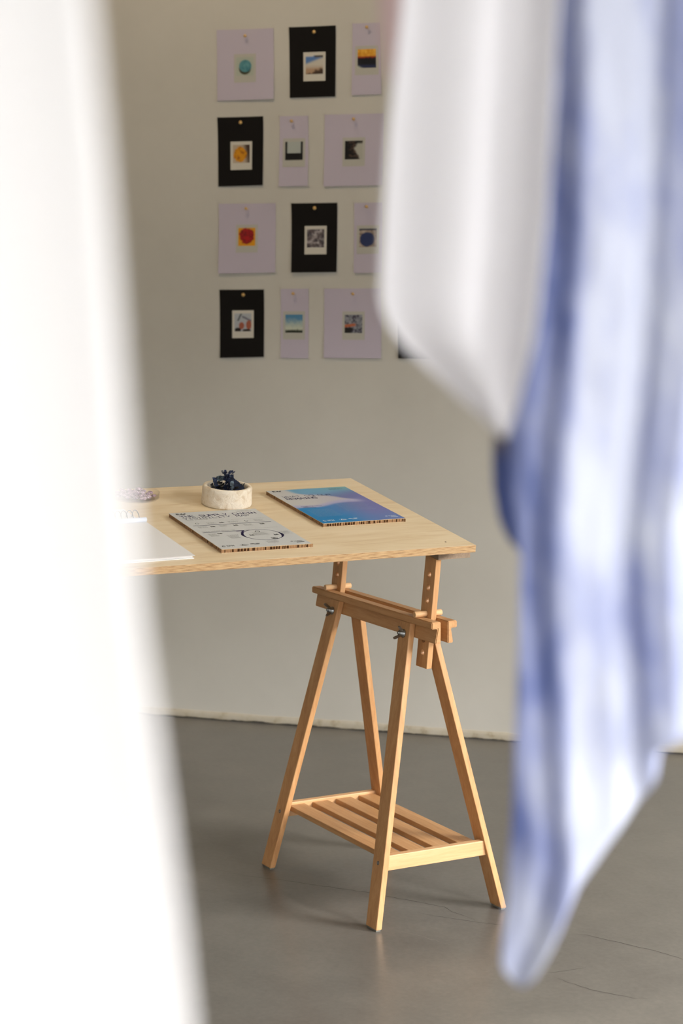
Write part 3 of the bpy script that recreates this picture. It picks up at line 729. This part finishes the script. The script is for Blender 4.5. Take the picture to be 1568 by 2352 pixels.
obj('filling_bed', lathe(bmesh.new(), [(.0452, .012), (.0448, .034), (.030, .0345), (.002, .035)], 40, wob=lambda i, a, z: .0006 * math.sin(a * 7)), dark_m, pot)

# ------------------------------------------------------------------ open ring-bound pad at the left, glass dish behind it
pad = empty('ring_bound_pad', on_table(-.036, -.655, .012)); tag(pad, 'open white ring-bound pad near the front edge of the table', 'notepad')
def sheet_stack(x0, x1, y0, y1, z0, z1): return box(x0, x1, y0, y1, z0, z1, .0003)
obj('back_cover', sheet_stack(-.285, -.0015, -.215, -.0005, .0002, .0022), white_paper_m, pad)
obj('page_block', sheet_stack(-.282, -.0035, -.213, -.0035, .0027, .0060), white_paper_m, pad)
obj('top_sheet', sheet_stack(-.272, .0, -.214, .001, .0068, .0075), white_paper_m, pad)
b = bmesh.new(); tube(b, [(-.272, -.213, .0125), (-.272, .0005, .0125)], [.0052, .0052], 14); tag(obj('page_curl', b, bluish_paper_m, pad), 'bluish rolled page edge')
obj('turned_page_block', sheet_stack(-.395, -.318, -.210, -.004, .0002, .0042), white_paper_m, pad)
for i in range(9):
    b = bmesh.new(); y = -.012 - i * .0135
    tube(b, [(-.302 + .022 * math.cos(a), y, .0075 + .0185 * math.sin(a)) for a in (math.pi * (k / 16 * 1.06 - .03) for k in range(17))], .0009, 8)
    obj('wire_ring', b, wire_m, pad)
gm = glass_m
dish = obj('glass_dish', lathe(bmesh.new(), [(.050, .0002), (.0560, .0004), (.0580, .002), (.0580, .014), (.0572, .0146), (.0564, .014), (.0562, .003), (.052, .0022)], 56), gm)
dish.matrix_world = on_table(-.5430, -.5960); tag(dish, 'shallow clear glass dish of mauve scraps behind the ring-bound pad', 'dish')
mauve_m = scrap_mat('mauve_fibre', (186, 158, 172))
b = bmesh.new()
for i in range(26):
    a = i * 2.39996; r = .046 * math.sqrt((i + .5) / 26); c = Vector((r * math.cos(a), r * math.sin(a), .006 + .003 * random.random()))
    bmesh.ops.create_icosphere(b, subdivisions=2, radius=random.uniform(.006, .0095), matrix=Matrix.Translation(c) @ Matrix.Scale(.5, 4, (0, 0, 1)))
for v in b.verts: v.co += Vector((mnoise.noise(v.co * 160), mnoise.noise(v.co * 160 + Vector((7, 0, 0))), mnoise.noise(v.co * 160 + Vector((0, 7, 0))) * .6)) * .0022; v.co.z = max(v.co.z, .0024)
mv = obj('mauve_fibre', b, mauve_m); mv.matrix_world = on_table(-.5430, -.5960); tag(mv, 'mauve crumpled fibre lying in the shallow glass dish', 'fibre', kind='stuff')

# ------------------------------------------------------------------ papers, photo cards and pins on the back wall
def ell(u, v, cu, cv, ru, rv): return ((u - cu) / ru) ** 2 + ((v - cv) / rv) ** 2
def nz(u, v, k, s=6): return fbm(u * s, v * s, k * 3.7, 3)
def pic_teal(u, v):
    c = lin((168, 174, 160)); d = ell(u, v, .5, .62, .36, .34); c = mixc(lin((60, 56, 40)), c, sm(.75, 1.1, d))
    d = ell(u, v, .52, .48, .36, .34); return mixc(mixc(lin((66, 122, 132)), lin((96, 150, 156)), .5 + .8 * nz(u, v, 1)), c, sm(.85, 1.1, d))
def pic_beach(u, v):
    c = mixc(lin((196, 190, 176)), lin((170, 140, 112)), sm(.45, .8, v)); c = mixc(lin((84, 122, 176)), c, sm(.25, .45, v + .35 * (u - .3))); c = mixc(c, lin((214, 206, 190)), (1 - sm(.0, .1, v)) * (1 - sm(.4, .5, u)))
    c = mixc(c, lin((70, 54, 44)), sm(.76, .92, v + .32 * u - .16 + .1 * nz(u, v, 2))); return mixc(c, lin((84, 76, 66)), (1 - sm(.06, .16, v)) * sm(.45, .55, u))
def pic_sunset(u, v):
    c = mixc(lin((206, 140, 30)), lin((226, 170, 60)), .5 + nz(u, v, 3)); c = mixc(c, lin((150, 40, 24)), sm(.32, .44, v)); c = mixc(c, lin((16, 18, 26)), sm(.42, .5, v + .05 * nz(u, v, 1)))
    c = mixc(c, lin((44, 52, 92)), sm(.75, .95, v) * .7); return mixc(c, lin((180, 184, 170)), sm(.8, .95, v - .5 * u) )
def pic_yellow(u, v):
    c = mixc(lin((176, 160, 140)), lin((60, 40, 30)), sm(.55, .95, u + .2 * (.4 - v))); d = ell(u, v, .44, .52, .40, .42) + .25 * nz(u, v, 4)
    return mixc(mixc(lin((206, 140, 20)), lin((150, 84, 14)), sm(-.1, .9, nz(u, v, 5, 6))), c, sm(.8, 1.05, d))
def pic_greybox(u, v):
    return mixc(lin((168, 174, 168)), lin((16, 15, 15)), max(sm(.60, .64, v), 1 - sm(.10, .13, u), sm(.87, .90, u)))
def pic_mono(u, v):
    c = mixc(lin((14, 12, 12)), lin((78, 60, 52)), sm(.0, .25, nz(u, v, 6, 7)) * sm(.1, .35, u)); c = mixc(c, lin((170, 168, 156)), sm(.0, .14, (u - .46) - .55 * abs(v - .42) + .06 * nz(u, v, 7)) * sm(.08, .2, v))
    return c
def pic_red(u, v):
    d = ell(u, v, .5, .45, .44, .46) + .35 * nz(u, v, 8); return mixc(mixc(lin((166, 26, 30)), lin((120, 14, 18)), sm(-.2, .3, nz(u, v, 9, 11))), lin((214, 148, 26)), sm(.8, 1.05, d))
def pic_rocks(u, v):
    q = nz(u, v, 10, 5); c = mixc(lin((92, 82, 84)), lin((178, 170, 170)), sm(-.3, .6, q)); return mixc(c, lin((52, 48, 56)), .85 * sm(.0, .5, nz(u, v, 11, 4)))
def pic_jar(u, v):
    c = mixc(lin((176, 160, 146)), lin((120, 104, 92)), .5 + nz(u, v, 12)); d = ell(u, v, .45, .58, .42, .40); c = mixc(lin((44, 54, 92)), c, sm(.85, 1.05, d + .1 * nz(u, v, 2)))
    c = mixc(c, lin((60, 66, 80)), (1 - sm(.06, .12, v))); return c
def pic_hands(u, v):
    c = lin((168, 172, 178)); 
    if abs((u - .30) + .5 * (v - .2)) < .05 and v < .42: c = lin((84, 90, 92))
    if abs((v - .28) - .45 * (u - .7)) < .06 and u > .45: c = lin((110, 112, 122))
    for cu, cv, ru, rv in ((.42, .68, .16, .2), (.85, .64, .17, .26)): c = mixc(lin((158, 88, 66)), c, sm(.8, 1.15, ell(u, v, cu, cv, ru, rv)))
    for cu, cv, ru, rv in ((.2, .92, .2, .14), (.72, .96, .26, .1)): c = mixc(lin((28, 18, 14)), c, sm(.7, 1.15, ell(u, v, cu, cv, ru, rv)))
    return c
def pic_sky(u, v):
    c = mixc(lin((74, 128, 164)), lin((190, 196, 176)), sm(.1, .8, v + .12 * nz(u, v, 13))); return mixc(c, lin((26, 30, 24)), sm(.80, .90, v + .06 * nz(u * 2, v, 1)))
def pic_bark(u, v):
    c = mixc(lin((112, 114, 122)), lin((142, 144, 150)), .5 + nz(u, v, 14)); c = mixc(c, lin((60, 56, 70)), sm(.05, .3, nz(u, v, 15, 7)))
    c = mixc(c, lin((176, 96, 60)), (1 - sm(.05, .10, abs(v - .62 + .12 * u))) * (1 - sm(.55, .68, u))); return mixc(c, lin((20, 16, 16)), sm(.66, .74, v) * (1 - sm(.42, .6, u + .5 * (v - .7))))
PAPERS = [  # corners TL TR BR BL on the wall (s, z), card centre, pin head, kind, picture, label
 ([(-0.98, 2.177), (-0.794, 2.177), (-0.793, 1.964), (-0.979, 1.962)], (-0.888, 2.059), (-0.883, 2.154), 'L', pic_teal, 'wide lilac paper with a photo of a teal disc, top left of the wall display', 'teal disc'),
 ([(-0.744, 2.178), (-0.594, 2.179), (-0.595, 1.967), (-0.741, 1.966)], (-0.662, 2.059), (-0.661, 2.161), 'B', pic_beach, 'black paper in the top row with a photo of blue sky over sand', 'blue sky and sand'),
 ([(-0.541, 2.183), (-0.453, 2.183), (-0.449, 1.971), (-0.543, 1.97)], (-0.496, 2.072), (-0.492, 2.165), 'L', pic_sunset, 'narrow lilac paper with an orange and black photo, top row beside the hanging cloth', 'orange and black'),
 ([(-0.979, 1.911), (-0.828, 1.912), (-0.83, 1.702), (-0.977, 1.699)], (-0.9, 1.793), (-0.9, 1.894), 'B', pic_yellow, 'black paper with a photo of golden yellow food in a bowl', 'golden bowl'),
 ([(-0.774, 1.911), (-0.682, 1.911), (-0.683, 1.699), (-0.778, 1.698)], (-0.727, 1.799), (-0.73, 1.892), 'L', pic_greybox, 'narrow lilac paper with a photo of a pale square on black', 'pale square on black'),
 ([(-0.629, 1.913), (-0.441, 1.914), (-0.444, 1.699), (-0.632, 1.697)], (-0.534, 1.798), (-0.534, 1.893), 'L', pic_mono, 'wide lilac paper with a dark near-monochrome photo, second row', 'dark near-monochrome'),
 ([(-0.976, 1.646), (-0.788, 1.647), (-0.79, 1.434), (-0.978, 1.43)], (-0.882, 1.536), (-0.878, 1.628), 'L', pic_red, 'wide lilac paper with a photo of a red flower on yellow', 'red flower'),
 ([(-0.737, 1.646), (-0.588, 1.647), (-0.59, 1.436), (-0.736, 1.434)], (-0.657, 1.533), (-0.659, 1.631), 'B', pic_rocks, 'black paper with a mottled grey photo, third row', 'mottled grey'),
 ([(-0.534, 1.646), (-0.443, 1.647), (-0.443, 1.435), (-0.535, 1.433)], (-0.488, 1.534), (-0.489, 1.63), 'L', pic_jar, 'narrow lilac paper with a photo of a dark blue lump, partly behind the hanging cloth', 'dark blue lump'),
 ([(-0.975, 1.379), (-0.827, 1.381), (-0.828, 1.171), (-0.974, 1.166)], (-0.896, 1.271), (-0.893, 1.364), 'B', pic_hands, 'black paper with a photo of two hands at work, bottom row', 'two hands'),
 ([(-0.772, 1.383), (-0.681, 1.385), (-0.682, 1.169), (-0.773, 1.169)], (-0.726, 1.27), (-0.726, 1.366), 'L', pic_sky, 'narrow lilac paper with a photo of a blue evening sky', 'blue evening sky'),
 ([(-0.63, 1.385), (-0.446, 1.387), (-0.446, 1.173), (-0.631, 1.172)], (-0.534, 1.271), (-0.534, 1.367), 'L', pic_bark, 'wide lilac paper with a grey and orange photo, bottom row', 'grey and orange'),
 ([(-0.394, 1.386), (-0.25, 1.387), (-0.248, 1.176), (-0.391, 1.174)], None, None, 'B', None, 'black paper mostly hidden behind the off-white hanging cloth', ''),
]
pin_proto = None
for idx, (q, cc, pn, kd, pf, label, short) in enumerate(PAPERS):
    q = [Vector(p) for p in q]
    lift_l, lift_r = random.uniform(.002, .007), random.uniform(.002, .007)
    if idx in (6, 7): lift_l += .004
    def lift(u, v, l=lift_l, r=lift_r):
        return .0012 + (l * (1 - u) + r * u) * v ** 2.2 + .0035 * (abs(u - .5) * 2) ** 2.5 * (1 - v) ** 6
    def pos(u, v, off=0.0):
        a = q[0].lerp(q[1], u); c = q[3].lerp(q[2], u); p = a.lerp(c, v)
        return room(p.x, lift(u, v) + off, p.y)
    nu, nv = 8, 12
    b = bmesh.new(); g = [[b.verts.new(pos(i / nu, j / nv)) for j in range(nv + 1)] for i in range(nu + 1)]
    g2 = [[b.verts.new(pos(i / nu, j / nv, -.0004)) for j in range(nv + 1)] for i in range(nu + 1)]
    for i in range(nu):
        for j in range(nv):
            b.faces.new((g[i][j], g[i + 1][j], g[i + 1][j + 1], g[i][j + 1]))
            b.faces.new((g2[i][j], g2[i][j + 1], g2[i + 1][j + 1], g2[i + 1][j]))
    for i in range(nu):
        for j in (0, nv): b.faces.new((g[i][j], g2[i][j], g2[i + 1][j], g[i + 1][j]))
    for j in range(nv):
        for i in (0, nu): b.faces.new((g[i][j], g[i][j + 1], g2[i][j + 1], g2[i][j]))
    bmesh.ops.recalc_face_normals(b, faces=b.faces)
    pap = obj('paper_sheet', b, lilac_m if kd == 'L' else black_m)
    tag(pap, label, 'paper', 'papers pinned to the wall')
    if cc:
        c = Vector(cc); W_ = (q[1] - q[0]).length; H_ = (q[3] - q[0]).length
        cu, cv = (c - q[0]).dot((q[1] - q[0]).normalized()) / W_, (c - q[0]).dot((q[3] - q[0]).normalized()) / H_
        du, dv = .0715 / W_ / 2, .0868 / H_ / 2
        def cpos(u, v, off): return pos(cu + (u * 2 - 1) * du, cv + (v * 2 - 1) * dv, off)
        b = bmesh.new(); n = 6
        a1 = [[b.verts.new(cpos(i / n, j / n, .0008)) for j in range(n + 1)] for i in range(n + 1)]
        a0 = [[b.verts.new(cpos(i / n, j / n, .0001)) for j in range(n + 1)] for i in range(n + 1)]
        for i in range(n):
            for j in range(n):
                b.faces.new((a1[i][j], a1[i + 1][j], a1[i + 1][j + 1], a1[i][j + 1])); b.faces.new((a0[i][j], a0[i][j + 1], a0[i + 1][j + 1], a0[i + 1][j]))
        for i in range(n):
            for j in (0, n): b.faces.new((a1[i][j], a0[i][j], a0[i + 1][j], a1[i + 1][j])); b.faces.new((a1[j][i], a1[j][i + 1], a0[j][i + 1], a0[j][i]))
        bmesh.ops.recalc_face_normals(b, faces=b.faces)
        card = obj('photo_card', b, card_m if kd == 'B' else card_grey_m, pap)
        n = 28; V = []; Fc = []; uv = []
        for i in range(n + 1):
            for j in range(n + 1):
                u, v = .105 + .79 * i / n, .115 + .645 * j / n
                V.append(cpos(u, v, .0010)); uv.append((i / n, j / n))
        for i in range(n):
            for j in range(n):
                k = i * (n + 1) + j; Fc.append((k, k + 1, k + n + 2, k + n + 1))
        pic = obj('picture', (V, [], Fc), print_m, card); set_col(pic.data, lambda i, co: pf(*uv[i]))
        # pin: round head on a thin shank driven into the wall
        if pin_proto is None:
            b = bmesh.new(); lathe(b, [(.0008, -.012), (.0009, 0), (.0009, .0075), (.0034, .0080), (.0052, .0092), (.0056, .0110), (.0048, .0128), (.0028, .0138), (.0006, .0141)], 20)
            pin_proto = bpy.data.meshes.new('pushpin'); b.to_mesh(pin_proto); b.free(); pin_proto.materials.append(brass_m)
        po = bpy.data.objects.new('pushpin', pin_proto); COL.objects.link(po)
        ax = (WN + Vector((0, 0, random.uniform(.1, .35))) + WD * random.uniform(-.25, .1)).normalized() if kd == 'L' else WN
        po.rotation_mode = 'QUATERNION'; po.rotation_quaternion = ax.to_track_quat('Z', 'Y'); po.location = room(pn[0], .0005, pn[1])
        if kd == 'L': po.scale = (.85, .85, 1.45)
        tag(po, 'round brass pin holding the %s paper with the %s photo' % ('lilac' if kd == 'L' else 'black', short), 'pin', 'brass pins in the wall papers')

# ------------------------------------------------------------------ hanging cloths close to the camera
CR = Vector((0.478242, 0.878228, 0)); CF = Vector((-0.878228, 0.478242, 0)); C0 = Vector((CAM.x, CAM.y, 0))
def rack(s, d, z): return C0 + CR * s + CF * d + Vector((0, 0, z))     # s sideways, d away, on the clothes rail
def smooth_interp(x, xs, ys):
    if x <= xs[0]: return ys[0]
    for i in range(1, len(xs)):
        if x <= xs[i]:
            t = (x - xs[i - 1]) / (xs[i] - xs[i - 1]); t = t * t * (3 - 2 * t); return ys[i - 1] + (ys[i] - ys[i - 1]) * t
    return ys[-1]
RAIL_Z = 1.80
def rail_s(d): return -.16 + (d - .66) * .50
def cloth(name, left, right, d, fold, colf, parent=None, ns=56, nz_=150, ztop=1.785, th=.0007):
    left = sorted(left); right = sorted(right)
    zl, sl = [p[0] for p in left], [p[1] for p in left]; zr, sr = [p[0] for p in right], [p[1] for p in right]
    z0 = min(zl[0], zr[0]); V, Fc, info = [], [], []
    for i in range(nz_ + 1):
        f = i / nz_; z = z0 + (ztop - z0) * f
        a, c = interp(z, zl, sl), interp(z, zr, sr)
        g = sm(1.70, ztop, z) if ztop > 1.71 else 0.0                        # gathers towards the rail
        for j in range(ns + 1):
            t = j / ns; s = a + (c - a) * t; dd = d + fold(s, t, z)
            info.append((s, t, z))
            s2 = s + (rail_s(d) + (s - rail_s(d)) * .35 - s) * g; dd = dd + (d - dd) * g * .8
            V.append(rack(s2, dd, z))
    for i in range(nz_):
        for j in range(ns):
            k = i * (ns + 1) + j; Fc.append((k, k + 1, k + ns + 2, k + ns + 1))
    o = obj(name, (V, [], Fc), cloth_m, parent, True)
    set_col(o.data, lambda i, co: colf(*info[i]))
    md = o.modifiers.new('thickness', 'SOLIDIFY'); md.thickness = th; md.offset = 0
    return o
# white cloth, nearest, at the left
wl = [(.75, -.42), (1.2, -.40), (1.79, -.36)]
wr = [(.60, .020), (.80, .002), (.95, -.016), (1.05, -.028), (1.1885, -.0415), (1.2266, -.0462), (1.2798, -.0512), (1.3317, -.0573), (1.3681, -.0617), (1.4113, -.0651), (1.4537, -.0675), (1.5092, -.0711), (1.5636, -.0755), (1.5984, -.0782), (1.79, -.09)]
WHT = lin((237, 236, 237))
o = cloth('white_cloth', wl, wr, .66, lambda s, t, z: .006 * math.sin(s * 30 + z * 1.5) * (1 - t) - .040 * max(0, (t - .5) / .5) ** 2.2, lambda s, t, z: WHT, ns=70)
tag(o, 'plain white flared cloth hanging very close at the left, strongly out of focus', 'cloth')
# off-white cloth with a slanting pointed hem
gl_ = [(1.79, .044), (1.7026, 0.038), (1.6297, 0.0347), (1.5805, 0.0295), (1.5557, 0.0271), (1.5183, 0.0247), (1.4806, 0.0231), (1.4578, 0.0224), (1.4438, 0.0268), (1.4298, 0.0371), (1.4133, 0.0552), (1.3992, 0.0707), (1.3884, 0.0836), (1.3774, 0.094)]
gr_ = [(1.79, .122), (1.7027, 0.123), (1.6299, 0.1214), (1.5683, 0.1190), (1.5059, 0.1165), (1.4427, 0.1110), (1.3967, 0.1022), (1.3774, 0.0966)]
OFF = lin((240, 239, 243))
o = cloth('off_white_cloth', gl_, gr_, 1.2, lambda s, t, z: .020 * (1 - sm(0, .60, t)) - .030 * max(0, (t - .78) / .22) ** 2 * sm(1.37, 1.44, z), lambda s, t, z: OFF, ns=60)
tag(o, 'off-white cloth with a slanting hem ending in a point, hanging left of the blue cloth', 'cloth')
PNK_SHADED = lin((196, 172, 168))  # pinkish layer, its shadow put into the colour
cloth('back_layer', [(1.79, .018), (1.7208, 0.0197), (1.6419, 0.0216), (1.6153, 0.0234), (1.594, 0.027), (1.5846, 0.0311)], [(1.79, .06), (1.5846, .0325)], 1.27, lambda s, t, z: 0, lambda s, t, z: PNK_SHADED, o, 12, 20)['label'] = 'pinkish back layer at the upper left, shadow painted in'
# blue dyed cloth; some fold shading is painted in as deeper blue
bl_ = [(1.79, .126), (1.7301, 0.1252), (1.6482, 0.125), (1.565, 0.1239), (1.4804, 0.1221), (1.409, 0.1168), (1.3656, 0.1104), (1.3365, 0.111), (1.3073, 0.1148), (1.2838, 0.1189), (1.2335, 0.1184), (1.1587, 0.117), (1.0981, 0.116), (1.043, 0.1137), (1.0122, 0.1111), (0.9967, 0.1107), (0.988, 0.1147), (0.9831, 0.1222)]
bl_ = [(z, s_ * (1.020 if z > 1.02 else 1.020 - .020 * (1.02 - z) / .037)) for z, s_ in bl_]
br_ = [(1.79, .255), (1.7304, 0.2652), (1.3659, 0.2748), (1.2189, 0.2728), (1.174, 0.2522), (1.1583, 0.2314), (1.151, 0.2174), (1.1438, 0.2166), (1.1302, 0.2149), (1.1135, 0.2063), (1.0967, 0.1948), (1.0815, 0.1833), (1.0646, 0.1717), (1.0523, 0.163), (1.0385, 0.1572), (1.0231, 0.1515), (1.0045, 0.1434), (0.9912, 0.1356), (0.9831, 0.1267)]
def ridge(z): return interp(z, [.98, 1.02, 1.07, 1.12, 1.18, 1.25, 1.30, 1.40, 1.48, 1.65], [.130, .148, .158, .153, .150, .144, .143, .152, .156, .158])
def blue_fold(s, t, z):
    r = ridge(z); x = s - r
    v = smooth_interp(x, [-.05, -.018, .002, .030, .050, .062, .075, .095, .12], [.028, .014, 0, .003, .011, -.003, -.009, -.002, .004])
    return v + .004 * fbm(s * 22, z * 7, 3, 3) + .010 * sm(.9, 1.0, t) * (1 - sm(1.15, 1.3, z))
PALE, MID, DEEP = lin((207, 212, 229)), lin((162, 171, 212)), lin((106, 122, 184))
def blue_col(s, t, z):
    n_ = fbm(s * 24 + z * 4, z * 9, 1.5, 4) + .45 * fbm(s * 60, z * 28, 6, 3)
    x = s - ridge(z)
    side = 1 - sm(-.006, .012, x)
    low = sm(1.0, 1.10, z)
    am = side * (.06 + .56 * low) + .36 * sm(.040, .060, x) * sm(1.13, 1.22, z) * (1 - .7 * sm(.085, .1, x) * sm(1.3, 1.4, z)) + .10  # left of the ridge and the right band: fold shading added to the dye
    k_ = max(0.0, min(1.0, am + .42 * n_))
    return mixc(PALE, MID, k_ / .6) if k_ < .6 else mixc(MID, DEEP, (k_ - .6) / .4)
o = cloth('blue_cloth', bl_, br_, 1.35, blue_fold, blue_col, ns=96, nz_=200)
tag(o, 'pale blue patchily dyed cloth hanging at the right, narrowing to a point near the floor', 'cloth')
IND, TAU = lin((104, 120, 180)), lin((156, 147, 141))
cloth('back_fold', [(1.42, .118), (1.3879, 0.1101), (1.3631, 0.1082), (1.3413, 0.1079), (1.3194, 0.1087), (1.2974, 0.1127), (1.2832, 0.1191), (1.2706, 0.1302)], [(1.42, .17), (1.2706, .150)], 1.45,
      lambda s, t, z: -.006 * math.sin(t * 3), lambda s, t, z: mixc(IND, TAU, sm(1.335, 1.362, z)), o, 20, 30, 1.42)['label'] = 'deep indigo fold behind, taupe at its top'
# rail they hang from, above the frame
rl = empty('clothes_rail'); tag(rl, 'thin steel rail above the picture carrying the hanging cloths', 'rail')
pa, pb = rack(rail_s(.45), .45, RAIL_Z), rack(rail_s(1.75), 1.75, RAIL_Z)
b = bmesh.new(); tube(b, [pa, pb], .0125, 16); obj('rail_tube', b, wire_m, rl)
for p in (pa.lerp(pb, .06), pa.lerp(pb, .94)):
    b = bmesh.new(); tube(b, [p, Vector((p.x, p.y, HC))], .002, 8); obj('hanging_wire', b, wire_m, rl)
